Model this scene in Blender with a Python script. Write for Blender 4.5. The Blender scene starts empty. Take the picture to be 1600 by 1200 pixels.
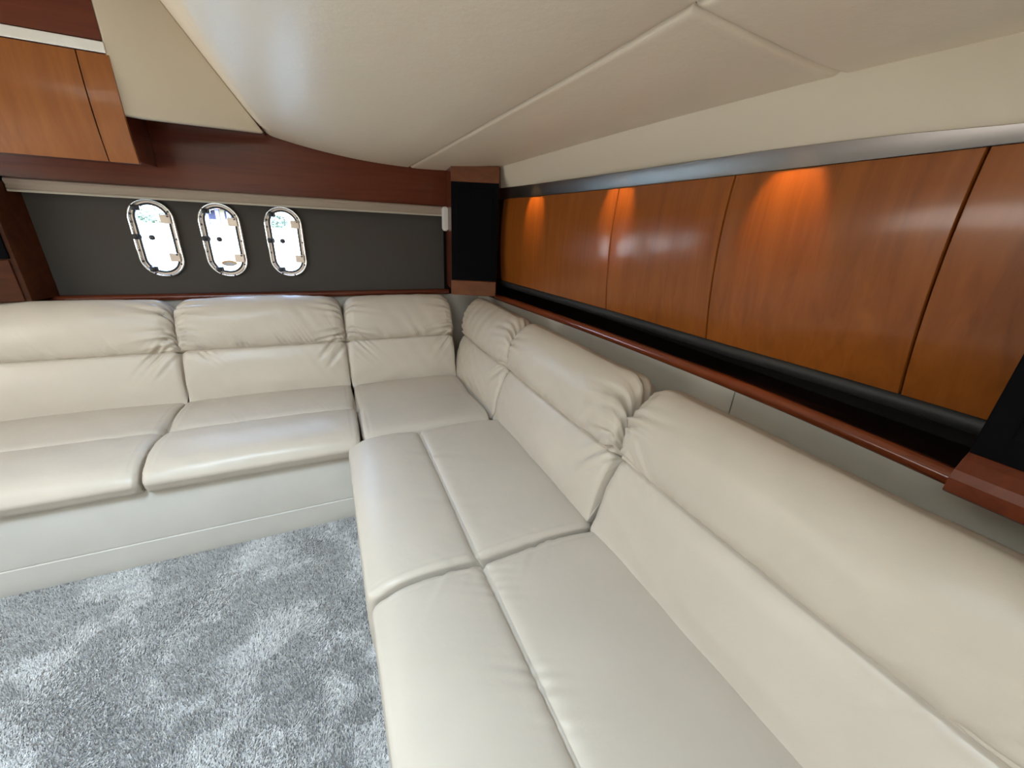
import bpy, bmesh, math, random
import numpy as np
from mathutils import Vector, Matrix
PI = math.pi
random.seed(7); rng = np.random.default_rng(7)
S = bpy.context.scene
COL = S.collection

# ---------------------------------------------------------------- camera
cd = bpy.data.cameras.new('camera'); cam = bpy.data.objects.new('camera', cd); COL.objects.link(cam)
R = ((0.91033447, 0.11379181, -0.39792283, 0), (-0.41126772, 0.35643203, -0.83893687, 0), (0.0463683, 0.92736597, 0.37127126, 1.35), (0, 0, 0, 1))
cam.matrix_world = Matrix(R)
cd.sensor_width = 36; cd.lens = 36 * 611.96 / 1600; cd.clip_start = .02; cd.clip_end = 500
S.camera = cam
# ---------------------------------------------------------------- world, lights, exposure
W = bpy.data.worlds.new('sky'); S.world = W; W.use_nodes = True
wn = W.node_tree; bg = wn.nodes['Background']
sky = wn.nodes.new('ShaderNodeTexSky'); sky.sky_type = 'NISHITA'; sky.sun_disc = False
sky.sun_elevation = math.radians(50); sky.sun_rotation = math.radians(160); sky.air_density = 1.0; sky.dust_density = 2.5
wn.links.new(sky.outputs[0], bg.inputs[0]); bg.inputs[1].default_value = 6
S.view_settings.view_transform = 'Standard'; S.view_settings.look = 'None'
S.view_settings.exposure = 0.33; S.view_settings.gamma = 1; S.view_settings.use_curve_mapping = False

def light(name, kind, loc, target, energy, color, **k):
    l = bpy.data.lights.new(name, kind); l.energy = energy; l.color = color
    for a, v in k.items(): setattr(l, a, v)
    o = bpy.data.objects.new(name, l); COL.objects.link(o); o.location = loc
    o.rotation_euler = (Vector(target) - Vector(loc)).to_track_quat('-Z', 'Y').to_euler()
    return o
sun = light('sun', 'SUN', (10, -10, 30), (4, 6, 0), 5.0, (1, .96, .9), angle=.01)
# daylight through the open companionway door behind the camera, the skylight hatch above the aisle, and the side windows
light('doorway_daylight', 'AREA', (-.75, -1.55, .95), (-.40, 1.2, 1.45), 11, (1.0, .94, .86), shape='RECTANGLE', size=1.3, size_y=1.1)
light('hatch_daylight', 'AREA', (-.84, .0, 2.66), (-.82, .02, 0), 104, (.58, .79, 1.0), shape='RECTANGLE', size=.72, size_y=1.5)
light('side_window_daylight', 'AREA', (-2.12, 1.15, 1.25), (0, 1.2, 1.45), 13, (1.0, .96, .90), shape='RECTANGLE', size=1.5, size_y=.40)
# small warm halogen spots in the ceiling edge, washing the wood panels
for hx, hy in ((.915, 1.98), (.93, 1.36), (.95, .70)):
    light('halogen_spot', 'SPOT', (hx, hy, 1.625 if hy < 1.9 else 1.612), (1.05, hy, 1.468 if hy < 1.9 else 1.41), 3.4, (1.0, .58, .25), spot_size=math.radians(53), spot_blend=.55, shadow_soft_size=.012)

# ---------------------------------------------------------------- materials
def mat(name, col, rough=.5, metal=0, coat=0, spec=.5, **k):
    m = bpy.data.materials.new(name); m.use_nodes = True
    b = m.node_tree.nodes['Principled BSDF']
    b.inputs['Base Color'].default_value = (*col, 1); b.inputs['Roughness'].default_value = rough
    b.inputs['Metallic'].default_value = metal; b.inputs['Coat Weight'].default_value = coat
    b.inputs['Specular IOR Level'].default_value = spec
    for a, v in k.items(): b.inputs[a.replace('_', ' ')].default_value = v
    return m
def nodes(m): return m.node_tree.nodes, m.node_tree.links, m.node_tree.nodes['Principled BSDF']
def noise(m, scale, detail=4, rough=.6, stretch=(1, 1, 1), dist=0):
    n, l, b = nodes(m)
    tc = n.new('ShaderNodeTexCoord'); mp = n.new('ShaderNodeMapping'); mp.inputs['Scale'].default_value = stretch
    t = n.new('ShaderNodeTexNoise'); t.inputs['Scale'].default_value = scale; t.inputs['Detail'].default_value = detail
    t.inputs['Roughness'].default_value = rough; t.inputs['Distortion'].default_value = dist
    l.new(tc.outputs['Object'], mp.inputs[0]); l.new(mp.outputs[0], t.inputs['Vector'])
    return t
def ramp(m, src, stops, to='Base Color'):
    n, l, b = nodes(m)
    r = n.new('ShaderNodeValToRGB'); e = r.color_ramp.elements
    while len(e) < len(stops): e.new(.5)
    for x, (p, c) in zip(e, stops): x.position = p; x.color = (*c, 1) if len(c) == 3 else c
    l.new(src.outputs[0], r.inputs[0])
    if to: l.new(r.outputs[0], b.inputs[to])
    return r
def bump(m, src, strength, dist):
    n, l, b = nodes(m)
    bp = n.new('ShaderNodeBump'); bp.inputs['Strength'].default_value = strength; bp.inputs['Distance'].default_value = dist
    l.new(src.outputs[0], bp.inputs['Height'])
    for x in n:
        if x.type == 'BUMP' and x is not bp and not x.inputs['Normal'].is_linked and x.outputs[0].is_linked:
            l.new(bp.outputs[0], x.inputs['Normal']); return
    l.new(bp.outputs[0], b.inputs['Normal'])

def leather(name, c, rough=.42):
    m = mat(name, c, rough, spec=.45)
    t = noise(m, 3.0, 3); ramp(m, t, [(.3, tuple(x * .95 for x in c)), (.7, tuple(min(1, x * 1.04) for x in c))])
    bump(m, noise(m, 420, 3), .16, .0006)
    bump(m, noise(m, 9, 4, .55), .35, .006)
    return m
M_leather = leather('cream_leather', (.56, .487, .402), .36)
M_vinyl = leather('cream_vinyl', (.60, .56, .50), .45)
M_headliner = mat('cream_headliner', (.87, .755, .60), .42, spec=.5)
bump(M_headliner, noise(M_headliner, 260, 3), .25, .0007); bump(M_headliner, noise(M_headliner, 14, 5, .65), .4, .004)
M_fascia = mat('fascia_vinyl', (.66, .58, .46), .62, spec=.35)
bump(M_fascia, noise(M_fascia, 380, 3), .25, .0006)

def wood(name, dark, mid, lite, rough, axis, coat=.6):
    m = mat(name, mid, rough, coat=coat * .6, spec=.32, Coat_Roughness=.13)
    st = {'x': (.06, 1, 1), 'y': (1, .06, 1), 'z': (1, 1, .06)}[axis]
    t = noise(m, 26, 6, .62, st, .6); ramp(m, t, [(.25, dark), (.5, mid), (.78, lite)])
    f = noise(m, 220, 3, .6, {'x': (.03, 1, 1), 'y': (1, .03, 1), 'z': (1, 1, .03)}[axis]); bump(m, f, .05, .0004)
    return m
M_cherry = wood('cherry_veneer', (.20, .052, .007), (.265, .074, .010), (.33, .10, .016), .34, 'z')
M_cabinet = wood('cabinet_cherry_veneer', (.22, .066, .012), (.29, .092, .017), (.35, .12, .025), .32, 'z')
M_mahog = wood('mahogany_veneer', (.085, .016, .006), (.12, .024, .009), (.155, .034, .012), .26, 'x', .25)
M_block = wood('brown_block_veneer', (.05, .013, .004), (.075, .020, .006), (.10, .028, .008), .5, 'x', 0)
M_block2 = wood('brown_red_block_veneer', (.11, .030, .007), (.15, .042, .009), (.19, .058, .013), .5, 'x', 0)
M_block.node_tree.nodes['Principled BSDF'].inputs['Specular IOR Level'].default_value = .2
M_rail = wood('varnished_rail_wood', (.13, .026, .010), (.20, .042, .013), (.26, .062, .018), .22, 'y', 1.0)
M_rail_x = wood('varnished_ledge_wood', (.09, .018, .009), (.13, .027, .011), (.18, .04, .014), .22, 'x', 1.0)
M_darkwood = wood('dark_shelf_wood', (.012, .005, .004), (.018, .007, .005), (.028, .010, .007), .4, 'y', .3)
M_steel = mat('brushed_steel', (.29, .265, .25), .34, 1)
f = noise(M_steel, 200, 3, .6, (1, .02, 1)); bump(M_steel, f, .08, .0004)
M_alu = mat('satin_aluminium', (.80, .79, .79), .38, 1)
M_chrome = mat('polished_chrome', (.86, .86, .86), .07, 1)
M_black = mat('black_speaker_cloth', (.004, .004, .005), .9, spec=.06)
bump(M_black, noise(M_black, 900, 2), .4, .0008)
M_blackf = mat('black_painted_frame', (.002, .002, .003), .7, spec=.06)
M_blackv = mat('charcoal_vinyl', (.022, .022, .024), .5, spec=.35)
M_grey = mat('charcoal_wall_fabric', (.050, .045, .041), .92, spec=.15)
t = noise(M_grey, 500, 3); ramp(M_grey, t, [(.3, (.066, .060, .055)), (.7, (.084, .075, .068))]); bump(M_grey, t, .3, .0006)
M_valance = mat('taupe_blind_fabric', (.36, .29, .235), .7, spec=.3); bump(M_valance, noise(M_valance, 500, 2), .2, .0005)
M_valtrim = mat('cream_trim_strip', (.52, .47, .39), .5)
M_white = mat('white_plastic', (.80, .79, .76), .35)
M_rubber = mat('black_rubber', (.02, .02, .024), .45)
M_dial = mat('dark_latch_metal', (.06, .06, .07), .3, .8)
M_hinge = mat('hinge_satin_metal', (.62, .52, .45), .35, .6)
M_glass = bpy.data.materials.new('clear_glass'); M_glass.use_nodes = True
n, l, b = nodes(M_glass); b.inputs['Transmission Weight'].default_value = 1; b.inputs['Roughness'].default_value = 0
b.inputs['IOR'].default_value = 1.05; b.inputs['Base Color'].default_value = (.97, .99, 1, 1)
M_dark = mat('dark_void', (.01, .008, .007), .8, spec=.1)
M_carpet = mat('carpet_backing', (.27, .265, .26), .95, spec=.1)
M_pile = mat('carpet_pile', (.4, .4, .4), .75, spec=.25, Sheen_Weight=.25)
t = noise(M_pile, 60, 6, .75); ramp(M_pile, t, [(.28, (.47, .455, .44)), (.5, (.66, .64, .62)), (.72, (.85, .83, .81))])
M_hull = mat('white_hull', (.8, .8, .8), .3)

# ---------------------------------------------------------------- helpers
def link(name, me, m=None, parent=None, smooth=False, **pr):
    o = bpy.data.objects.new(name, me); COL.objects.link(o)
    if m: me.materials.append(m)
    if smooth: me.polygons.foreach_set('use_smooth', [True] * len(me.polygons))
    if parent: o.parent = parent
    for k, v in pr.items(): o[k] = v
    return o
def obj(name, v, f, m=None, parent=None, smooth=False, **pr):
    me = bpy.data.meshes.new(name); me.from_pydata([tuple(map(float, p)) for p in v], [], [tuple(map(int, q)) for q in f]); me.update()
    bm = bmesh.new(); bm.from_mesh(me); bmesh.ops.recalc_face_normals(bm, faces=bm.faces); bm.to_mesh(me); bm.free()
    return link(name, me, m, parent, smooth, **pr)
def bmobj(name, bm, m, parent=None, smooth=False, **pr):
    me = bpy.data.meshes.new(name); bm.to_mesh(me); bm.free(); return link(name, me, m, parent, smooth, **pr)
def box(name, lo, hi, m, parent=None, bev=.003, seg=2, **pr):
    bm = bmesh.new(); bmesh.ops.create_cube(bm, size=1)
    for v in bm.verts: v.co = Vector([lo[i] + (v.co[i] + .5) * (hi[i] - lo[i]) for i in range(3)])
    if bev: bmesh.ops.bevel(bm, geom=bm.edges[:], offset=bev, segments=seg, affect='EDGES', profile=.5)
    return bmobj(name, bm, m, parent, False, **pr)
def prism(name, poly, z0, z1, m, parent=None, bev=.002, **pr):
    """upright prism over a plan polygon"""
    bm = bmesh.new(); vs = [bm.verts.new((x, y, z0)) for x, y in poly]; f = bm.faces.new(vs)
    r = bmesh.ops.extrude_face_region(bm, geom=[f])
    for v in r['geom']:
        if isinstance(v, bmesh.types.BMVert): v.co.z = z1
    bmesh.ops.recalc_face_normals(bm, faces=bm.faces)
    if bev: bmesh.ops.bevel(bm, geom=bm.edges[:], offset=bev, segments=2, affect='EDGES', profile=.5)
    return bmobj(name, bm, m, parent, False, **pr)
def loft(name, secs, m, parent=None, smooth=True, cap=True, **pr):
    """closed sections (equal point counts) joined along a path"""
    n = len(secs[0]); v = [p for s in secs for p in s]; f = []
    for i in range(len(secs) - 1):
        for j in range(n): f.append((i*n + j, i*n + (j+1) % n, (i+1)*n + (j+1) % n, (i+1)*n + j))
    if cap: f.append(tuple(range(n))); f.append(tuple((len(secs)-1)*n + j for j in range(n)))
    o = obj(name, v, f, m, parent, smooth, **pr)
    if smooth:
        mod_sharp(o)
    return o
def mod_sharp(o, ang=40):
    me = o.data; bm = bmesh.new(); bm.from_mesh(me)
    for e in bm.edges:
        if len(e.link_faces) == 2 and e.calc_face_angle(0) > math.radians(ang): e.smooth = False
    bm.to_mesh(me); bm.free()
def grid_slab(name, fn, nu, nv, thick, m, parent=None, **pr):
    """fn(u,v)->(point, outward normal); closed slab"""
    P = []; Q = []
    for i in range(nu + 1):
        for j in range(nv + 1):
            p, nn = fn(i / nu, j / nv); P.append(p); Q.append(tuple(p[k] - nn[k] * thick for k in range(3)))
    n1 = (nu + 1) * (nv + 1); f = []
    ix = lambda i, j: i * (nv + 1) + j
    for i in range(nu):
        for j in range(nv):
            a, b_, c, d = ix(i, j), ix(i + 1, j), ix(i + 1, j + 1), ix(i, j + 1)
            f.append((a, b_, c, d)); f.append((a + n1, d + n1, c + n1, b_ + n1))
    for i in range(nu):
        for j in (0, nv): a, b_ = ix(i, j), ix(i + 1, j); f.append((a, a + n1, b_ + n1, b_))
    for j in range(nv):
        for i in (0, nu): a, b_ = ix(i, j), ix(i, j + 1); f.append((a, b_, b_ + n1, a + n1))
    o = obj(name, P + Q, f, m, parent, True, **pr); mod_sharp(o, 50); return o
def interp(x, pts):
    pts = sorted(pts); return float(np.interp(x, [p[0] for p in pts], [p[1] for p in pts]))
def smooth_curve(pts):
    """monotone-ish smooth interpolant through (y, x) points"""
    pts = sorted(pts); X = np.array([p[0] for p in pts]); Y = np.array([p[1] for p in pts])
    m_ = np.gradient(Y, X)
    def f(t):
        t = float(np.clip(t, X[0] - 3, X[-1] + 3))
        if t <= X[0]: return float(Y[0] + m_[0] * 0 * (t - X[0]))
        if t >= X[-1]: return float(Y[-1] + m_[-1] * (t - X[-1]))
        i = int(np.searchsorted(X, t) - 1); h = X[i+1] - X[i]; s = (t - X[i]) / h
        return float((2*s**3 - 3*s**2 + 1)*Y[i] + (s**3 - 2*s**2 + s)*h*m_[i] + (-2*s**3 + 3*s**2)*Y[i+1] + (s**3 - s**2)*h*m_[i+1])
    return f
def stadium(w, h, n=14):
    r = w / 2; s = h / 2 - r; p = []
    for i in range(n + 1): a = PI * i / n; p.append((r * math.cos(a), s + r * math.sin(a)))
    for i in range(n + 1): a = PI + PI * i / n; p.append((r * math.cos(a), -s + r * math.sin(a)))
    return p
def thing(name, label, cat, loc=(0, 0, 0), group=None):
    o = bpy.data.objects.new(name, None); COL.objects.link(o); o.location = loc; o.empty_display_size = .1
    o['label'] = label; o['category'] = cat
    if group: o['group'] = group
    return o
def dup_tree(o, parent=None):
    c = o.copy(); COL.objects.link(c); c.parent = parent
    for ch in [x for x in COL.objects if x.parent == o]: dup_tree(ch, c)
    return c
def plate_with_holes(name, outer, holes, thick, loc, m, parent=None, **pr):
    """plate in the XZ plane, front face at y=loc.y, cut through"""
    cu = bpy.data.curves.new(name, 'CURVE'); cu.dimensions = '2D'; cu.fill_mode = 'BOTH'; cu.extrude = thick / 2
    for pl in [outer] + holes:
        sp = cu.splines.new('POLY'); sp.points.add(len(pl) - 1); sp.use_cyclic_u = True
        for q, (x, z) in zip(sp.points, pl): q.co = (x, z, 0, 1)
    t_ = bpy.data.objects.new('tmp', cu); COL.objects.link(t_)
    dg = bpy.context.evaluated_depsgraph_get(); me = bpy.data.meshes.new_from_object(t_.evaluated_get(dg))
    bpy.data.objects.remove(t_); me.name = name
    bm = bmesh.new(); bm.from_mesh(me)
    for v in bm.verts: x, z, e = v.co; v.co = (loc[0] + x, loc[1] + thick / 2 - e, loc[2] + z)
    bmesh.ops.remove_doubles(bm, verts=bm.verts, dist=1e-5); bmesh.ops.recalc_face_normals(bm, faces=bm.faces)
    bm.to_mesh(me); bm.free(); me.materials.clear()
    return link(name, me, m, parent, **pr)

# ================================================================ STRUCTURE
YB = 2.60                         # face of the porthole wall
PX = (-.742, -.469, -.184); PZ = 1.216
ST = dict(kind='structure')
box('floor', (-2.2, -1.65, -.05), (1.3, 2.75, 0), M_carpet, bev=0, **ST)
holes = [[(x + px, PZ + z) for x, z in stadium(.132, .318)] for px in PX]
plate_with_holes('wall_back', [(-2.2, 0), (1.3, 0), (1.3, 2.15), (-2.2, 2.15)], holes, .016, (0, YB + .012, 0), M_dark, **ST)
box('wall_right', (1.24, -1.65, 0), (1.30, 2.75, 2.15), M_dark, bev=0, **ST)
# left and rear walls; their window and doorway are the daylight area lights above
wl = box('wall_left', (-2.2, -1.65, 0), (-2.15, 2.75, 2.15), M_fascia, bev=0, **ST)
wr = box('wall_rear', (-2.2, -1.65, 0), (1.3, -1.60, 2.15), M_fascia, bev=0, **ST)

# ---- ceiling
zb = smooth_curve([(-.45, 1.76), (-.184, 1.712), (0, 1.678), (.177, 1.655), (.5, 1.6385), (.72, 1.645), (.95, 1.657), (1.12, 1.668)])
def zc(x, y):
    k = interp(x, [(-.5, .026), (0, .03), (.6, .031), (.95, .012), (1.2, .006)])
    zm = zb(x) + (2.56 - y) * k
    zg = 2.086 - (x + .458) * 1.42
    k2 = .016; mx = max(zm, zg)
    return mx + k2 * math.log(math.exp((zm - mx) / k2) + math.exp((zg - mx) / k2)) - k2*.0
cl = box('ceiling', (-.46, -1.65, 2.13), (1.3, 2.75, 2.18), M_fascia, bev=0, **ST)
for lo, hi in (((-2.2, -1.65, 2.09), (-.46, -1.0, 2.18)), ((-2.2, .70, 2.09), (-.46, 2.75, 2.18)), ((-2.2, -1.0, 2.09), (-1.52, .70, 2.18)),   # round the skylight
               ((-1.56, -1.04, 2.70), (-.42, .74, 2.74)), ((-1.56, -1.04, 2.18), (-1.52, .74, 2.70)), ((-.46, -1.04, 2.18), (-.42, .74, 2.70)),  # unseen capped shaft, added to shut sky light out around the hatch lamp
               ((-1.52, -1.04, 2.18), (-.46, -1.0, 2.70)), ((-1.52, .70, 2.18), (-.46, .74, 2.70))):
    box('unseen_ceiling_box', lo, hi, M_fascia, cl, bev=0)
def ceil_panel(xl, xr, y0, y1, nu, nv, **pr):
    """padded panel between curves xl(y), xr(y); edges rolled up into the joints"""
    def dense(n):            # cluster samples near the ends
        a = [0, .002, .006, .012, .02, .035, .05]; b_ = [1 - q for q in reversed(a)]
        return a + [.05 + .9 * i / (n) for i in range(1, n)] + b_
    U = dense(nu); V = dense(nv); P = []
    for u in U:
        for v in V:
            y = y0 + (y1 - y0) * v; a, b_ = xl(y), xr(y); x = a + (b_ - a) * u
            de = min(u * (b_ - a), (1 - u) * (b_ - a), v * abs(y1 - y0), (1 - v) * abs(y1 - y0))
            r = .014; lift = 0 if de > r else .011 * (1 - math.sqrt(max(0, 1 - ((r - de) / r) ** 2)))
            sag = -.004 * min(1, de / .15)
            P.append((x, y, zc(x, y) + lift + sag))
    nV = len(V); f = []
    for i in range(len(U) - 1):
        for j in range(nV - 1): a = i * nV + j; f.append((a, a + nV, a + nV + 1, a + 1))
    return obj('ceiling_panel', P, f, M_headliner, cl, True, **pr)
seam = smooth_curve([(2.56, .50), (1.6, .552), (.65, .60), (-.3, .595), (-1.6, .59)])
xcr = smooth_curve([(2.6, .93), (2.34, .948), (1.07, .998), (.62, 1.042), (.39, 1.083), (-.2, 1.12), (-1.6, 1.14)])
ceil_panel(lambda y: -.50, lambda y: seam(y) - .0015, 2.565, -1.6, 70, 46, label='large padded cream ceiling panel with a bulging fold on its left')
ceil_panel(lambda y: seam(y) + .0015, lambda y: xcr(y) + .012, 2.6, .645, 20, 40, label='narrow cream ceiling strip above the right fascia')
ceil_panel(lambda y: seam(y) + .0015, lambda y: xcr(y) + .012, .641, -1.6, 20, 30)
# dark lining just above the joints
obj('ceiling_lining', [(x, y, zc(x, y) + .022) for x in np.linspace(-.35, 1.2, 32) for y in np.linspace(-1.6, 2.6, 12)],
    [(i*12+j, i*12+j+1, (i+1)*12+j+1, (i+1)*12+j) for i in range(31) for j in range(11)], M_dark, cl, True)

# slanted cream soffit face beside the overhead cabinet
A = Vector((-.648, 2.25, 1.682)); B = Vector((-.19, 2.40, 1.700)); n_ = (B - A).normalized()
bm = bmesh.new()
pts = [A + Vector((0, 0, 0)), A + n_ * .06 + Vector((0, 0, -.004)), B + Vector((0, 0, 0)), Vector((-.47, 2.309, 2.105)), Vector((-.648, 2.25, 2.12))]
fr = [bm.verts.new(p) for p in pts]; bk = [bm.verts.new(p + Vector((-.01, .035, 0))) for p in pts]
bm.faces.new(fr); bm.faces.new(bk[::-1])
for i in range(5): bm.faces.new((fr[i], bk[i], bk[(i+1) % 5], fr[(i+1) % 5]))
bmesh.ops.recalc_face_normals(bm, faces=bm.faces)
bmesh.ops.bevel(bm, geom=bm.edges[:], offset=.008, segments=3, affect='EDGES', profile=.5)
bmobj('trim_1', bm, M_fascia, None, True, kind='structure')
# soffit closing the space between that face and the header
prism('trim_2', [(-.63, 2.285), (-.20, 2.43), (-.20, 2.555), (-.63, 2.555)], 1.712, 1.73, M_mahog, kind='structure')

# ---- back wall cladding: header, charcoal panel, ledge, vinyl
plate_with_holes('fabric_panel', [(-1.50, .90), (.70, .90), (.70, 1.46), (-1.50, 1.46)], holes, .012, (0, YB, 0), M_grey, bpy.data.objects['wall_back'],
                 label='charcoal fabric panel pierced by three portholes')
box('header_panel', (-1.7, 2.56, 1.43), (.712, 2.60, 2.10), M_mahog, bpy.data.objects['wall_back'], label='polished dark red wood header above the blind')
box('vinyl_panel', (-1.7, 2.585, .30), (.97, 2.605, .918), M_vinyl, bpy.data.objects['wall_back'], label='cream vinyl strip behind the cushions')
sec = lambda x: [(x, 2.605, .918), (x, 2.575, .918), (x, 2.563, .922), (x, 2.558, .932), (x, 2.560, .942), (x, 2.568, .949), (x, 2.58, .951), (x, 2.605, .951)]
loft('trim_3', [sec(x) for x in np.linspace(-1.5, .72, 8)], M_rail_x, None, kind='structure')

# ================================================================ RIGHT WALL
XT = smooth_curve([(2.36, .985), (1.9, 1.035), (1.4, 1.068), (.87, 1.074), (.36, 1.070), (-.2, 1.06)])
XB = smooth_curve([(2.34, .990), (1.85, 1.035), (1.34, 1.085), (.87, 1.110), (.38, 1.150), (-.2, 1.155)])
ZT = lambda y: interp(y, [(2.4, 1.499), (1.4, 1.5095), (.87, 1.5135), (.3, 1.518), (-.2, 1.52)])
ZS = lambda y: interp(y, [(2.4, 1.557), (1.42, 1.564), (.79, 1.564), (.52, 1.557), (.34, 1.546), (-.2, 1.53)])
ZBt = 1.040
def panel_pt(y, s):                       # s 0 top .. 1 bottom
    xt, xb = XT(y), XB(y); z = ZT(y) + (ZBt - ZT(y)) * s
    return (xt + (xb - xt) * s ** 1.6 - .055 * s * (1 - s) + .012 * max(0, s - .9) * 10 * 0, y, z)
wrp = bpy.data.objects['wall_right']
edges = [2.325, 1.372, .872, .376, -.14]
for i in range(4):
    ya, yb = edges[i] - .0022, edges[i + 1] + .0022
    def fn(u, v, ya=ya, yb=yb):
        y = ya + (yb - ya) * u; p = panel_pt(y, v)
        e = min(u * (ya - yb), (1 - u) * (ya - yb)); r = .002
        rd = 0 if e > r else r * (1 - math.sqrt(max(0, 1 - ((r - e) / r) ** 2)))
        return (p[0] + rd, y, p[2]), (-1, 0, 0)
    U = [0, .0015 / (ya - yb), .004 / (ya - yb)] ; 
    def fn2(u, v, fn=fn, n=26, w=(ya - yb)):
        k = u * n
        uu = {0: 0, 1: .0012 / w, 2: .004 / w, n - 2: 1 - .004 / w, n - 1: 1 - .0012 / w, n: 1}.get(round(k), (k) / n)
        return fn(uu, v)
    lab = ['curved cherry wood wall panel in the far corner', 'second cherry wood wall panel from the corner', 'wide glossy cherry wood wall panel', 'cherry wood wall panel running out of frame'][i]
    grid_slab('wood_panel', fn2, 26, 20, .016, M_cherry, wrp, label=lab)
# mahogany backing seen in the joints and the corner
def bk(u, v): y = 2.42 + (-.14 - 2.42) * u; p = panel_pt(y, v); return (p[0] + .022, y, p[2] + (.02 if v < .01 else 0)), (-1, 0, 0)
grid_slab('panel_backing', bk, 30, 12, .01, M_darkwood, wrp)
# brushed steel strip
secs = []
for y in np.linspace(2.36, -.14, 40):
    x, z0, z1 = XT(y) - .006, ZT(y) + .001, ZS(y)
    secs.append([(x + .02, y, z0), (x + .001, y, z0), (x, y, z0 + .002), (x - .004, y, z1 - .001), (x - .002, y, z1), (x + .02, y, z1)])
loft('steel_strip', secs, M_steel, wrp, label='brushed steel strip above the wood panels')
# cream fascia
def fas(u, v):
    y = 2.36 + (-1.6 - 2.36) * u; x0, z0 = XT(max(y, -.2)) - .004, ZS(max(y, -.2)) - .001; x1 = xcr(y); z1 = zc(x1, y) + .008
    bul = .010 * 4 * v * (1 - v)
    return (x0 + (x1 - x0) * v - bul, y, z0 + (z1 - z0) * v), (-1, 0, 0)
grid_slab('fascia', fas, 50, 8, .012, M_fascia, wrp, label='cream vinyl fascia between steel strip and ceiling')
# charcoal roll under the panels, dark shelf, rail, vinyl
secs = []; s2 = []; ys = np.linspace(2.33, -.14, 40)
RX = smooth_curve([(2.28, .957), (1.6, 1.027), (1.1, 1.064), (.6, 1.078), (.3, 1.062), (.12, 1.045), (-.2, 1.035)])
for y in ys:
    cx, cz = XB(y) + .018, 1.022
    secs.append([(cx + .020 * math.cos(a), y, cz + .022 * math.sin(a)) for a in np.linspace(0, 2 * PI, 18, endpoint=False)])
loft('blind_roll', secs, M_blackv, wrp, label='charcoal vinyl roll under the wood panels')
s2 = [[(RX(y) + .012, y, .930), (RX(y) + .012, y, .946), (1.235, y, .950), (1.235, y, .930)] for y in ys]
loft('shelf_board', s2, M_darkwood, wrp, smooth=False, label='dark shelf behind the rail')
s3 = []
for y in ys:
    x = RX(y)
    s3.append([(x + .030, y, .919), (x + .012, y, .917), (x + .004, y, .920), (x - .001, y, .928), (x - .001, y, .938), (x + .004, y, .948), (x + .013, y, .953), (x + .024, y, .953), (x + .030, y, .948)])
loft('trim_4', s3, M_rail, None, kind='structure')
for ya, yb in ((2.59, .714), (.710, -.14)):
    def vin(u, v, ya=ya, yb=yb): y = ya + (yb - ya) * u; return (RX(y) + .010 - .0 * v, y, .920 - .6 * v), (-1, 0, 0)
    grid_slab('vinyl_panel', vin, 20, 4, .02, M_vinyl, wrp, label='cream vinyl wall panel below the rail')

# ================================================================ SPEAKER COLUMNS
t = thing('speaker_column', 'black cloth speaker column with wood ends in the far corner beside the blind', 'speaker', (.8, 2.4, .94))
def at_parent(o): o.matrix_parent_inverse = Matrix.Translation(-Vector(o.parent.location)); return o
F0 = Vector((.682, 2.360)); F1 = Vector((.925, 2.245)); fd = (F1 - F0).normalized(); fn_ = Vector((fd.y, -fd.x))
def off(a, out): p = F0 + fd * a + fn_ * out; return (p.x, p.y)
Lf = (F1 - F0).length
at_parent(prism('body', [off(0.002, -.004), off(Lf - .002, -.004), (.985, 2.36), (1.0, 2.58), (.712, 2.58)], .98, 1.655, M_mahog, t, .001))
at_parent(prism('wood_block', [off(0, 0), off(Lf, 0), off(Lf, -.03), off(0, -.03)], 1.572, 1.652, M_block2, t, .002, label='upper mahogany end block'))
b_ = at_parent(prism('wood_block', [off(-.002, .010), off(Lf, .012), (.955, 2.33), (.72, 2.48)], .952, 1.038, M_block2, t, .004, label='lower cherry wood end block'))
at_parent(prism('speaker_frame', [off(0.001, .003), off(Lf - .001, .003), off(Lf - .001, -.03), off(0.001, -.03)], 1.040, 1.570, M_blackf, t, .002))
at_parent(prism('speaker_cloth', [off(.030, .005), off(Lf - .030, .005), off(Lf - .03, -.02), off(.03, -.02)], 1.085, 1.540, M_black, t, .004, label='black speaker cloth insert'))

t = thing('speaker_column', 'black column with rounded mahogany foot at the right edge beside the long shelf', 'speaker', (1.05, .03, .95))
at_parent(box('speaker_frame', (.968, -.14, 1.028), (1.18, .200, 1.60), M_blackf, t, .002))
at_parent(box('speaker_cloth', (.964, -.11, 1.07), (.99, .165, 1.56), M_black, t, .003))
pr_ = [(1.06, .955), (.945, .955), (.938, .960), (.937, .985), (.943, 1.000), (.958, 1.018), (.972, 1.030), (1.06, 1.030)]
at_parent(loft('wood_foot', [[(x, y, z) for x, z in pr_] for y in (.200, .197, -.14)], M_mahog, t, smooth=False))

t = thing('speaker_column', 'dark wood column with black speaker left of the charcoal panel', 'speaker', (-1.4, 2.45, .95))
at_parent(prism('body', [(-1.168, 2.598), (-1.192, 2.44), (-1.62, 2.30), (-1.7, 2.598)], .95, 1.43, M_block, t, .002))
at_parent(prism('wood_block', [(-1.215, 2.440), (-1.204, 2.422), (-1.60, 2.292), (-1.60, 2.33)], .955, 1.125, M_block, t, .003, label='lower cherry wood end block'))
at_parent(prism('speaker_cloth', [(-1.205, 2.440), (-1.200, 2.420), (-1.60, 2.294), (-1.60, 2.33)], 1.13, 1.42, M_black, t, .002))

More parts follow.
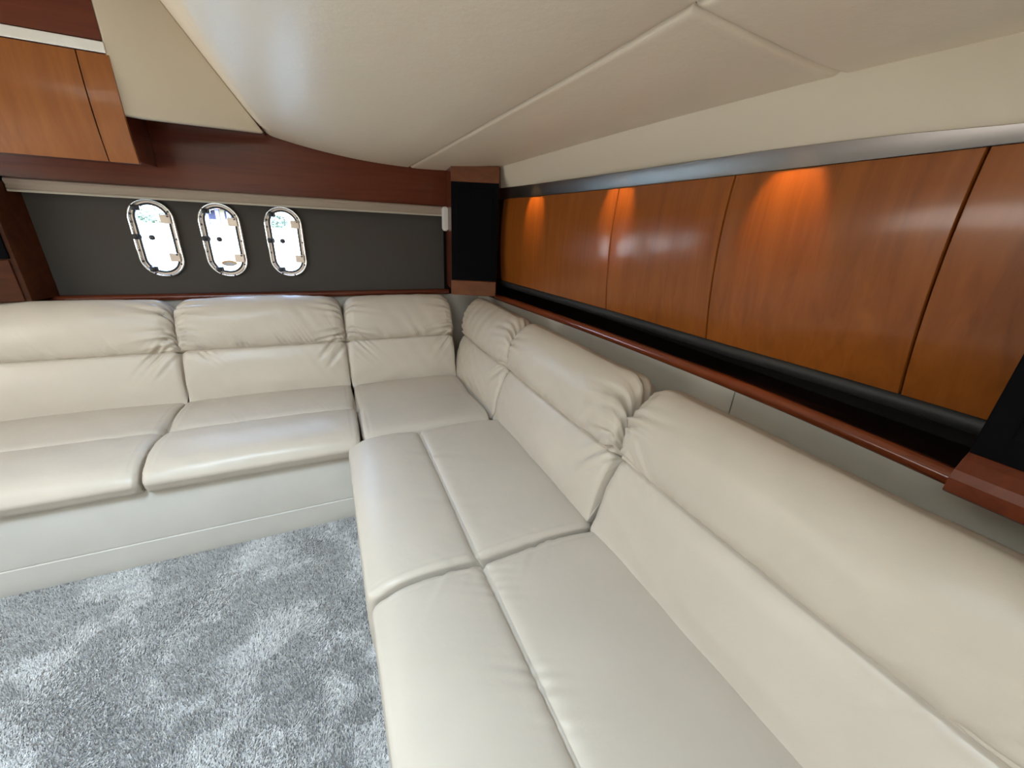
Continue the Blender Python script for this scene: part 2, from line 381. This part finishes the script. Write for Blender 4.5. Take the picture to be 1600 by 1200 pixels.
# ================================================================ BLIND
t = thing('window_blind', 'rolled taupe blind with cream lower lip above the three portholes', 'blind', (-.25, 2.56, 1.395))
prf = [(2.56, 1.447), (2.538, 1.447), (2.527, 1.441), (2.524, 1.432), (2.530, 1.424), (2.532, 1.418), (2.529, 1.408), (2.531, 1.402), (2.56, 1.402)]
at_parent(loft('headrail', [[(x, y, z) for y, z in prf] for x in (-1.178, -.4, .686)], M_valance, t))
prf = [(2.556, 1.4015), (2.526, 1.4015), (2.523, 1.397), (2.526, 1.392), (2.556, 1.392)]
at_parent(loft('bottom_bar', [[(x, y, z) for y, z in prf] for x in (-1.176, -.4, .684)], M_valtrim, t, label='cream bottom strip'))
at_parent(box('end_cap', (-1.196, 2.520, 1.386), (-1.179, 2.558, 1.450), M_blackf, t, .004, label='black end cap'))
# chain clutch
secs = []
for y, sc in ((2.535, .80), (2.531, .93), (2.525, 1), (2.508, 1), (2.499, .93), (2.495, .78)):
    secs.append([(.690 + x * sc, y, 1.378 + z * (1 - (1 - sc) * .3)) for x, z in stadium(.036, .138, 12)])
ck = at_parent(loft('chain_clutch', secs, M_white, t, label='white oval plastic clutch'))

# ================================================================ PORTHOLES
def ring(name, outer, inner, y0, y1, m, parent, bevel=.0, **pr):
    n = len(outer)
    secs = []
    b1 = bevel
    def lerp(k): return [(o[0] + (i[0] - o[0]) * k, o[1] + (i[1] - o[1]) * k) for o, i in zip(outer, inner)]
    loops = [(lerp(0), y1), (lerp(0), y0 + b1), (lerp(.10), y0 + b1 * .3), (lerp(.22), y0), (lerp(.78), y0), (lerp(.90), y0 + b1 * .3), (lerp(1), y0 + b1), (lerp(1), y1)]
    v = []; f = []
    for lp, y in loops: v += [(x, y, z) for x, z in lp]
    k = len(loops)
    for i in range(k):
        for j in range(n): f.append((i*n + j, i*n + (j+1) % n, ((i+1) % k)*n + (j+1) % n, ((i+1) % k)*n + j))
    return obj(name, v, f, m, parent, True, **pr)
def disc(name, x, z, y0, y1, r, m, parent, n=16, **pr):
    secs = [[(x + rr * math.cos(a), y, z + rr * math.sin(a)) for a in np.linspace(0, 2*PI, n, endpoint=False)] for y, rr in ((y1, r), (y0 + r*.2, r), (y0, r * .75))]
    return loft(name, secs, m, parent, **pr)
def make_porthole():
    t = thing('porthole', 'x', 'porthole', (0, 0, 0), 'oblong portholes in the charcoal panel')
    ring('outer_frame', stadium(.182, .364, 20), stadium(.158, .342, 20), -.016, .004, M_chrome, t, .007)
    ring('mounting_flange', stadium(.160, .344, 20), stadium(.134, .320, 20), -.006, .030, M_hinge, t, .002)
    ring('gasket', stadium(.140, .324, 20), stadium(.130, .314, 20), -.009, .010, M_rubber, t, .003)
    ring('inner_frame', stadium(.132, .316, 20), stadium(.121, .305, 20), -.007, .014, M_dial, t, .002)
    o = stadium(.124, .308, 20)
    loft('glass', [[(x, .004, z) for x, z in o], [(x, .009, z) for x, z in o]], M_glass, t, smooth=False)
    for k, (x, z) in enumerate([(-.078, .075), (-.079, -.055), (-.074, -.105), (.078, -.0), (.070, .125), (.073, -.118), (-.04, -.165), (.02, -.173), (-.074, .11)]):
        disc('screw', x, z, -.0185, -.012, .0042, M_dial, t, 10)
    for z in (.092, -.086):                                     # hinges on the right
        h = box('hinge', (.034, -.020, z - .020), (.076, -.010, z + .020), M_hinge, t, .002)
        disc('hinge_pin', .0665, z + .013, -.026, -.012, .004, M_dial, h, 10)
    for x, z, a in ((-.046, .138, 2.3), (-.069, .008, PI), (-.038, -.142, 4.1)):   # latches
        l_ = box('latch', (x - .018, -.026, z - .012), (x + .016, -.012, z + .012), M_dial, t, .003)
        disc('latch_knob', x - .004, z, -.036, -.022, .011, M_rubber, l_, 14)
    box('latch_arm', (-.064, -.022, .006), (-.032, -.018, .010), M_rubber, t, .001)
    disc('stay_knob', -.016, .006, -.020, .003, .0125, M_dial, t, 18)
    return t
P0 = make_porthole()
labs = ['chrome oblong porthole nearest the left wood column, one dark dot on its glass', 'middle chrome porthole with an oval sticker low on its glass', 'chrome porthole on the right of the three, palms beyond its glass']
for i, px in enumerate(PX):
    p = P0 if i == 0 else dup_tree(P0)
    p.location = (px, YB - .002, PZ); p['label'] = labs[i]
    if i == 1: PM = p
# oval sticker on the middle glass
def oval(w, h, cx, cz, n=28): return [(cx + w/2 * math.cos(a), cz + h/2 * math.sin(a)) for a in np.linspace(0, 2*PI, n, endpoint=False)]
M_stick = mat('sticker_grey', (.55, .52, .54), .5); M_stickO = mat('sticker_orange', (.75, .42, .12), .5)
s_ = loft('sticker', [[(x, y, z) for x, z in oval(.070, .030, .002, -.114)] for y in (.0034, .0026)], M_stickO, PM, smooth=False, label='oval orange and grey sticker')
loft('sticker_face', [[(x, y, z) for x, z in oval(.058, .020, .002, -.117)] for y in (.0024, .0016)], M_stick, s_, smooth=False)

# ================================================================ OVERHEAD CABINET (upper left)
t = thing('overhead_cabinet', 'cherry wood overhead cabinet with bright metal strip at the upper left', 'cabinet', (-1.0, 2.4, 1.515))
yf = 2.25
at_parent(box('body', (-1.60, yf + .018, 1.530), (-.658, 2.555, 2.085), M_mahog, t, .002))
def cab(name, x0, x1, lab, m=M_cabinet):
    def fn(u, v): 
        s = v; x = x0 + (x1 - x0) * u; z = 1.868 + (1.517 - 1.868) * s
        return (x, yf - .030 * 4 * s * (1 - s) * .5 + .012 * s, z), (0, -1, 0)
    return at_parent(grid_slab(name, fn, 10, 16, .016, m, t, label=lab))
d = cab('door', -1.60, -.733, 'wide cherry wood door')
d2 = cab('end_stile', -.729, -.640, 'narrow cherry wood stile')
at_parent(box('metal_strip', (-1.60, yf - .004, 1.871), (-.645, yf + .02, 1.906), M_alu, t, .002, label='bright satin metal strip'))
at_parent(box('top_board', (-1.60, yf, 1.909), (-.648, yf + .02, 2.085), M_mahog, t, .002, label='dark red wood board above the strip'))

# ================================================================ SOFA
def catmull(pts, closed=True, n=14):
    out = []; N = len(pts)
    for i in range(N):
        p0, p1, p2, p3 = (np.array(pts[(i + k) % N], float) for k in (-1, 0, 1, 2))
        for j in range(n):
            t_ = j / n
            out.append(.5 * ((2*p1) + (-p0 + p2)*t_ + (2*p0 - 5*p1 + 4*p2 - p3)*t_**2 + (-p0 + 3*p1 - 3*p2 + p3)*t_**3))
    return np.array(out)
def cushion(name, ctrl, seam_pt, L, re_fn, origin, A, D, disp, parent, N=190, MR=120, m=None, **pr):
    """closed section (depth, height) swept along A with absolute rounded ends; disp(a, d, z, ds, L) moves points along the normal"""
    prof = catmull(ctrl)
    seg = np.linalg.norm(np.roll(prof, -1, 0) - prof, axis=1); cs = np.concatenate([[0], np.cumsum(seg)]); P_ = cs[-1]
    closed = np.vstack([prof, prof[:1]])
    s_seam = cs[np.argmin(np.linalg.norm(prof - np.array(seam_pt), axis=1))] if seam_pt else -9
    fine = np.linspace(0, P_, 4000); dens = 1 + (7 * np.exp(-((fine - s_seam) / .016) ** 2) if seam_pt else 0) + np.zeros(4000)
    cd_ = np.cumsum(dens); cd_ = (cd_ - cd_[0]) / (cd_[-1] - cd_[0]); s = np.interp(np.linspace(0, 1, N, endpoint=False), cd_, fine)
    px = np.interp(s, cs, closed[:, 0]); pz = np.interp(s, cs, closed[:, 1])
    c = np.array([(px.max() + px.min()) / 2, (pz.max() + pz.min()) / 2])
    Rv = np.stack([px, pz], 1) - c; RR = np.linalg.norm(Rv, axis=1)
    re = np.array([re_fn(x, z) for x, z in zip(px, pz)])
    rows = []
    arc = np.linspace(0, PI / 2, 9)
    def row(al, inset): rows.append((al, inset))
    for k in (0, .3, .6, .85): row(-L/2 - .012 * (1 - k*k) + 0*re, RR - (RR - re) * k)
    for a in arc: row(-L/2 + re * (1 - math.sin(a)), re * (1 - math.cos(a)) if 0 else re * (1 - math.sin(PI/2 - 0) * 1) * 0 + re * (1 - math.sin(a)) * 0 + re * (1 - math.cos(PI/2 - a)) )
    # (a: 0 -> cap plane, pi/2 -> full section)
    rows = rows[:4]
    for a in arc: row(-L/2 + re * (1 - math.cos(a)), re * (1 - math.sin(a)))
    for u in np.linspace(0, 1, MR)[1:-1]: row(-L/2 + re + u * (L - 2*re), 0 * re)
    for a in arc[::-1]: row(L/2 - re * (1 - math.cos(a)), re * (1 - math.sin(a)))
    for k in (.85, .6, .3, 0): row(L/2 + .012 * (1 - k*k) + 0*re, RR - (RR - re) * k)
    Al = np.array([r[0] for r in rows]); Ins = np.array([r[1] for r in rows])
    Q = c[None, None] + Rv[None] * (1 - Ins / RR[None])[..., None]
    G = np.stack([Al, Q[..., 0], Q[..., 1]], -1)                       # (along, depth, z)
    du = np.gradient(G, axis=0); dv = np.roll(G, -1, 1) - np.roll(G, 1, 1)
    nn = np.cross(du, dv); ln = np.linalg.norm(nn, axis=-1, keepdims=True); nn = nn / np.maximum(ln, 1e-9)
    cen = np.array([0, c[0], c[1]]); sg = np.sign(np.sum(nn * (G - cen), axis=(0, 1)).sum()); nn *= sg
    ds = (s[None] - s_seam + P_ / 2) % P_ - P_ / 2 + 0 * Al if seam_pt else np.full_like(Al, 9.)
    h = disp(G[..., 0], G[..., 1], G[..., 2], ds, L)
    mask = np.ones(len(rows)); mask[0] = mask[-1] = 0; mask[1] = mask[-2] = .3
    G = G + nn * (h * mask[:, None])[..., None]
    A_, D_, O = np.array(A, float), np.array(D, float), np.array(origin, float)
    V = O + G[..., 0:1] * A_ + G[..., 1:2] * D_ + G[..., 2:3] * np.array([0, 0, 1.])
    nr = len(rows); V = V.reshape(-1, 3)
    I, J = np.meshgrid(np.arange(nr - 1), np.arange(N), indexing='ij'); J2 = (J + 1) % N
    Fq = np.stack([I*N + J, I*N + J2, (I+1)*N + J2, (I+1)*N + J], -1).reshape(-1, 4)
    me = bpy.data.meshes.new(name); me.from_pydata(V.tolist(), [], Fq.tolist()); me.update()
    bm = bmesh.new(); bm.from_mesh(me); bmesh.ops.remove_doubles(bm, verts=bm.verts, dist=1e-5); bmesh.ops.recalc_face_normals(bm, faces=bm.faces); bm.to_mesh(me); bm.free()
    return link(name, me, m or M_leather, parent, True, **pr)

def g(x, s): return np.exp(-(x / s) ** 2)
def wave(seed, x, wl, n=5, spread=.8):
    r = np.random.default_rng(seed); o = 0 * x
    for _ in range(n): o = o + np.sin(2 * PI * x / (wl * (1 + spread * (r.random() - .5) * 2)) + r.random() * 7)
    o = o / math.sqrt(n)
    return o * (.55 + .45 * np.sin(2 * PI * x / (wl * 4.3) + seed))
BACK = [(0, .425), (.004, .47), (.018, .56), (.040, .64), (.066, .703), (.056, .745), (.058, .80), (.078, .865), (.118, .918), (.165, .940),
        (.212, .925), (.245, .875), (.262, .80), (.262, .65), (.25, .5), (.22, .43), (.12, .412)]
def back_disp(seed, gl, gr, top=0., rip=.4):
    def f(a, d, z, ds, L):
        h = -.009 * g(ds, .0035) - .005 * g(ds, .012)
        upper = np.clip((z - .69) / .03, 0, 1) * np.clip((.20 - d) / .06, 0, 1)
        eL, eR = a + L/2, L/2 - a
        # gathers running in from both ends of the headroll
        for e, amp, sd in ((eL, gl, 1), (eR, gr, 2)):
            ph = ds + .25 * e * np.sin(ds * 9 + sd)
            env = np.exp(-np.clip(e - .02, 0, 9) / .05) * np.clip(e / .02, .25, 1)
            w = wave(seed * 7 + sd, ph, .030, 3, .5)
            h = h + amp * .0175 * env * upper * (np.where(w > 0, w * .8, w * 1.1))
            # diagonal creases running down to the seam end
            h = h + amp * .0080 * np.exp(-np.abs(e - .08) / .06) * wave(seed * 7 + sd + 3, ds * .8 + e * .9, .06) * g(z - .70, .085)
            # end welt
            h = h - .0035 * g(e - .030, .004) * (ds > -.02) * upper
        # puckers above the seam
        h = h + rip * .0060 * upper * np.exp(-np.abs(ds - .03) / .035) * wave(seed + 30, a + .5 * ds, .060)
        h = h + .0016 * wave(seed + 41, a * .8 + z * .5, .22) + .0010 * wave(seed + 45, z - a * .4, .15)
        h = h + top * g(z - .9, .08) * (1 - (2 * a / L) ** 2)
        h = h + .010 * (1 - (2*a/L)**2) * (d < .16) * np.clip((z - .42) / .1, 0, 1)
        return h
    return f
def re_back(x, z): return interp(z, [(.41, .022), (.6, .026), (.72, .032), (.85, .05), (.94, .075)])

sofa = thing('sectional_sofa', 'cream leather corner sofa with gathered headrolls along the porthole and panelled walls', 'sofa', (0, 0, 0))
Xp, Yp = (1, 0, 0), (0, 1, 0)
def back_left(x0, x1, seed, gl, gr, lab, top=.0, y0=2.285, zoff=0, rip=.8):
    L = x1 - x0
    return cushion('back_cushion', BACK, (.066, .703), L, re_back, ((x0 + x1) / 2, y0, zoff), Xp, Yp, back_disp(seed, gl, gr, top, rip), sofa, label=lab)
def back_right(y0, y1, seed, gl, gr, lab, x0=.690, top=.0, zoff=0, MR=120):
    L = y1 - y0
    return cushion('back_cushion', BACK, (.066, .703), L, re_back, (x0, (y0 + y1) / 2, zoff), Yp, Xp, back_disp(seed, gl, gr, top), sofa, MR=MR, label=lab)
back_left(-1.50, -.712, 11, .8, 1.3, 'backrest cushion at the left edge under the first porthole', .006)
back_left(-.704, .052, 12, 1.2, 1.2, 'backrest cushion under the portholes with a creased headroll', .010, rip=1.4)
back_left(.062, .684, 13, .9, 1.4, 'smaller backrest cushion left of the corner', -.004)
back_right(1.668, 2.370, 14, 1.6, .5, 'backrest cushion turning the corner below the speaker', x0=.686, zoff=-.006)
back_right(.828, 1.658, 15, 1.5, .6, 'backrest cushion with warm glow on its headroll', x0=.690, zoff=-.004)
back_right(-.11, .800, 16, .7, .8, 'long nearest backrest cushion at the right', x0=.690, zoff=.002, MR=150)

# seats: section (depth from the front, height)
def seat_prof(dep, zt=.460, zb_=.352, nose=.0, seam=.30, drop=.0, crown=.012):
    return [(.004, zb_ + .005), (-.002 - nose * .7, zb_ + .035), (-.002 - nose, zt - .048), (.016 - nose * .5, zt - .016), (.06, zt + crown * .4), (seam * .55, zt + crown),
            (seam - .03, zt + crown * .55), (seam, zt + .001), (seam + .03, zt + crown * .45), ((seam + dep) / 2, zt + crown * .8), (dep - .06, zt + .002), (dep - .012, zt - .012),
            (dep, zt - .045), (dep - .004, zb_ + .01), (dep - .05, zb_), (dep * .5, zb_), (.05, zb_)]
def seat_disp(seed, amp=1., groove=1., stitch=True, front=1):
    def f(a, d, z, ds, L):
        top = np.clip((z - .425) / .02, 0, 1)
        h = -groove * (.007 * g(ds, .004) + .005 * g(ds, .018)) * top
        h = h + amp * .0016 * top * np.exp(-np.abs(ds) / .04) * wave(seed, a + .5 * ds, .075)
        h = h + amp * .0010 * wave(seed + 5, a * .7 + d * .6, .40) * top
        e = np.minimum(a + L/2, L/2 - a)
        h = h - .0022 * g(e - .026, .0030) * top                               # boxed edge seam
        h = h + amp * .0018 * np.exp(-e / .05) * wave(seed + 9, d + e * .8, .06) * top
        if stitch:
            fr = (d < .03)
            h = h - .0020 * fr * (g(z - .386, .0022) + g(z - .374, .0022))
            h = h + .0014 * fr * np.exp(-e / .08) * wave(seed + 11, z * 1.4 + e * .8, .03)
        h = h + .007 * (1 - (2*a/L)**2) * top
        return h
    return f
def re_seat(x, z): return interp(z, [(.35, .016), (.42, .024), (.47, .034)])
def seat_left(x0, x1, seed, lab, y0=1.655, dep=.685, **k):
    return cushion('seat_cushion', seat_prof(dep, nose=.018, seam=.300, crown=.020), (.300, .461), x1 - x0, re_seat, ((x0 + x1) / 2, y0, 0), Xp, Yp, seat_disp(seed, **k), sofa, label=lab)
seat_left(-1.50, -.722, 21, 'seat cushion at the left edge')
seat_left(-.712, .050, 22, 'puffy seat cushion with a cross seam before the portholes')
# corner seat (plain, lower)
cushion('seat_cushion', seat_prof(.66, seam=.33, crown=.006, zt=.468), None, .60, re_seat, (.368, 1.625, 0), Xp, Yp, seat_disp(23, amp=.5, groove=0, stitch=False), sofa, N=120, MR=70,
        label='plain square seat cushion in the corner')
def seat_right(y0, y1, seed, lab, x0=.0, zoff=0., **k):
    return cushion('seat_cushion', seat_prof(.700, zt=.462, zb_=.20, nose=.014, seam=.288, crown=.014), (.288, .463), y1 - y0, lambda x, z: interp(z, [(.2, .02), (.42, .026), (.47, .024)]),
                   (x0, (y0 + y1) / 2, zoff), Yp, Xp, seat_disp(seed, stitch=False, **k), sofa, N=200, MR=130, label=lab)
seat_right(.806, 1.612, 24, 'wide seat cushion with a lengthwise seam beside the corner', x0=.012)
seat_right(-.12, .794, 25, 'nearest seat cushion, bluish in the daylight, with a puckered seam', x0=.020, amp=1.7, zoff=-.006)

# bases
def base_left():
    prf = [(1.72, .0), (1.69, .002), (1.686, .02), (1.685, .06), (1.6855, .115), (1.690, .119), (1.6855, .123), (1.684, .16), (1.684, .32), (1.692, .352), (2.50, .352), (2.50, .0)]
    return loft('base', [[(x, y, z) for y, z in prf] for x in (-1.50, -.7, .06)], M_vinyl, sofa, label='cream vinyl sofa base with a seam above the carpet')
base_left()
prf = [(.085, 0), (.055, .002), (.05, .06), (.052, .115), (.06, .12), (.052, .128), (.048, .16), (.048, .200), (.95, .200), (.95, 0)]
loft('base', [[(x, y, z) for x, z in prf] for y in (-.12, .8, 1.60)], M_vinyl, sofa)
box('base', (.07, 1.66, .20), (.68, 2.40, .352), M_vinyl, sofa, .004)
box('base', (.07, 1.60, 0), (.95, 2.50, .20), M_vinyl, sofa, .004)

# ================================================================ CARPET PILE
def pile():
    n = 430000
    x = rng.uniform(-1.75, .06, n); y = rng.uniform(-.15, 1.70, n)
    # nap: large soft patches where the pile lies over
    def fld(seed, sc):
        r = np.random.default_rng(seed); o = np.zeros(n)
        for _ in range(9):
            a = r.random() * 2 * PI; k = 2 * PI / (sc * (.5 + 1.2 * r.random())); o += np.sin(k * (x * math.cos(a) + y * math.sin(a)) + 7 * r.random() + 1.3 * np.sin(3.1 * k * (x * math.sin(a) - y * math.cos(a)) * .3))
        return o / 3
    nap = np.tanh(1.5 * fld(1, .35) + .8 * fld(2, .12)); ang = .6 + 1.1 * fld(3, .6)
    lean = .40 + .55 * nap + rng.normal(0, .25, n)
    az = ang + rng.normal(0, .8, n)
    h = rng.uniform(.006, .010, n)
    tx, ty = np.cos(az) * np.sin(lean) * h, np.sin(az) * np.sin(lean) * h; tz = np.abs(np.cos(lean)) * h + .001
    ra = rng.uniform(0, 2*PI, n); w = rng.uniform(.0009, .0016, n)
    bx, by = np.cos(ra) * w, np.sin(ra) * w
    V = np.zeros((n, 4, 3))
    V[:, 0] = np.stack([x - bx, y - by, 0*x], 1); V[:, 1] = np.stack([x + bx, y + by, 0*x], 1)
    V[:, 2] = np.stack([x + tx + bx, y + ty + by, tz], 1); V[:, 3] = np.stack([x + tx - bx, y + ty - by, tz * .95], 1)
    me = bpy.data.meshes.new('carpet_pile'); me.vertices.add(4 * n); me.vertices.foreach_set('co', V.ravel())
    me.loops.add(4 * n); me.loops.foreach_set('vertex_index', np.arange(4 * n)); me.polygons.add(n)
    me.polygons.foreach_set('loop_start', np.arange(0, 4*n, 4)); me.update(calc_edges=True)
    link('carpet_pile', me, M_pile, bpy.data.objects['floor'], kind='stuff', label='short grey cut pile carpet with brushed lighter patches')
pile()

# ================================================================ OUTSIDE, across the water
M_water = mat('canal_water', (.16, .25, .27), .12, spec=.6); bump(M_water, noise(M_water, 2.5, 4), .35, .05)
obj('ground', [(-60, 2.9, .28), (60, 2.9, .28), (60, 37, .28), (-60, 37, .28)], [(0, 1, 2, 3)], M_water, None, kind='structure')
M_wallc = mat('seawall_concrete', (.22, .21, .20), .8)
sw = box('wall_outside', (-60, 37, -.4), (60, 37.5, .45), M_wallc, None, .03, kind='structure')
M_lawn = mat('lawn_grass', (.04, .09, .02), .9)
box('lawn', (-60, 37.5, -.4), (60, 90, .40), M_lawn, None, 0, kind='structure')
M_leaf = mat('leaf_green', (.03, .06, .035), .9, spec=.1); M_leaf2 = mat('leaf_teal', (.045, .062, .055), .9, spec=.1); M_trunk = mat('palm_bark', (.10, .07, .05), .9)
def bush(x, y, h, w, m, lab, seed):
    r = np.random.default_rng(seed); n = 380; v = []; f = []
    for i in range(n):
        p = r.normal(size=3); p /= np.linalg.norm(p); p = p * (.75 + .3 * r.random()) * np.array([w/2, w/2, h/2]) + np.array([x, y, .4 + h/2])
        a, b_ = r.normal(size=3) * .09, r.normal(size=3) * .09; k = len(v); v += [p, p + a, p + a + b_, p + b_]; f.append((k, k+1, k+2, k+3))
    return obj('bush', v, f, m, None, label=lab, category='bush', group='bushes across the water')
bush(-10.9, 39, 1.0, 2.2, M_leaf2, 'teal green bush seen through the first porthole', 1)
bush(-8.9, 38.2, .7, 1.4, M_leaf, 'low green bush at the waterside past the first porthole', 2)
bush(-5.6, 38.6, .6, 1.6, M_leaf2, 'low bush beside the pillared house through the middle porthole', 3)
bush(-3.3, 38.4, .9, 1.7, M_leaf2, 'spreading bush under the young palms beyond the right porthole', 4)
hs = thing('waterside_house', 'distant pillared house seen through the middle porthole', 'house', (-7.5, 43, .4))
M_hw = mat('house_blue_paint', (.05, .055, .12), .9, spec=.1); M_hl = mat('house_white_paint', (.45, .42, .42), .7); M_rf = mat('pink_roof', (.35, .12, .12), .8)
at_parent(box('wall', (-10.5, 44, .4), (-5.2, 50, 3.2), M_hl, hs, .02))
at_parent(box('roof', (-10.8, 42.6, 1.62), (-4.9, 50.2, 1.80), M_rf, hs, .02))
for i in range(7): at_parent(box('pillar', (-10.3 + .78*i, 42.8, .4), (-10.02 + .78*i, 43.1, 1.62), M_hw, hs, .02))
for i in range(4): at_parent(box('window', (-9.9 + 1.2*i, 43.95, .8), (-9.2 + 1.2*i, 44.0, 1.5), M_hw, hs, .01))
def palm(x, y, h, seed, lab):
    r = np.random.default_rng(seed)
    t = thing('palm_tree', lab, 'palm tree', (x, y, .4), 'palms across the water')
    secs = [[(x + .08*math.sin(k*2) + (.10 - .03*k) * math.cos(a), y + (.10 - .03*k) * math.sin(a), .4 + h*k) for a in np.linspace(0, 2*PI, 8, endpoint=False)] for k in np.linspace(0, 1, 8)]
    at_parent(loft('trunk', secs, M_trunk, t))
    top = np.array([x + .08*math.sin(2), y, .4 + h])
    for i in range(14):
        az = 2*PI*i/14 + r.random()*.3; L = .9 + .4*r.random(); v = []; f = []
        for j in range(10):
            s = j/9; c = top + np.array([math.cos(az)*L*s, math.sin(az)*L*s, .45*s - 1.0*s*s]); wd = .22*math.sin(PI*min(1, s*.9+.1))
            q = np.array([-math.sin(az), math.cos(az), 0]); k = len(v)
            for sgn in (-1, 1): v += [c, c + q*sgn*wd + np.array([math.cos(az)*.12, math.sin(az)*.12, -.12]), c + q*sgn*wd*.2 + np.array([math.cos(az)*.10, math.sin(az)*.10, 0])]; 
            f += [(k, k+1, k+2), (k+3, k+4, k+5)]
        at_parent(obj('frond', v, f, M_leaf2, t))
palm(-3.6, 41, .9, 5, 'young palm left of its neighbour through the right porthole')
palm(-.9, 41.5, .75, 6, 'young palm right of its neighbour through the right porthole')
palm(-12.9, 46, 1.6, 7, 'palm behind the bush through the first porthole')
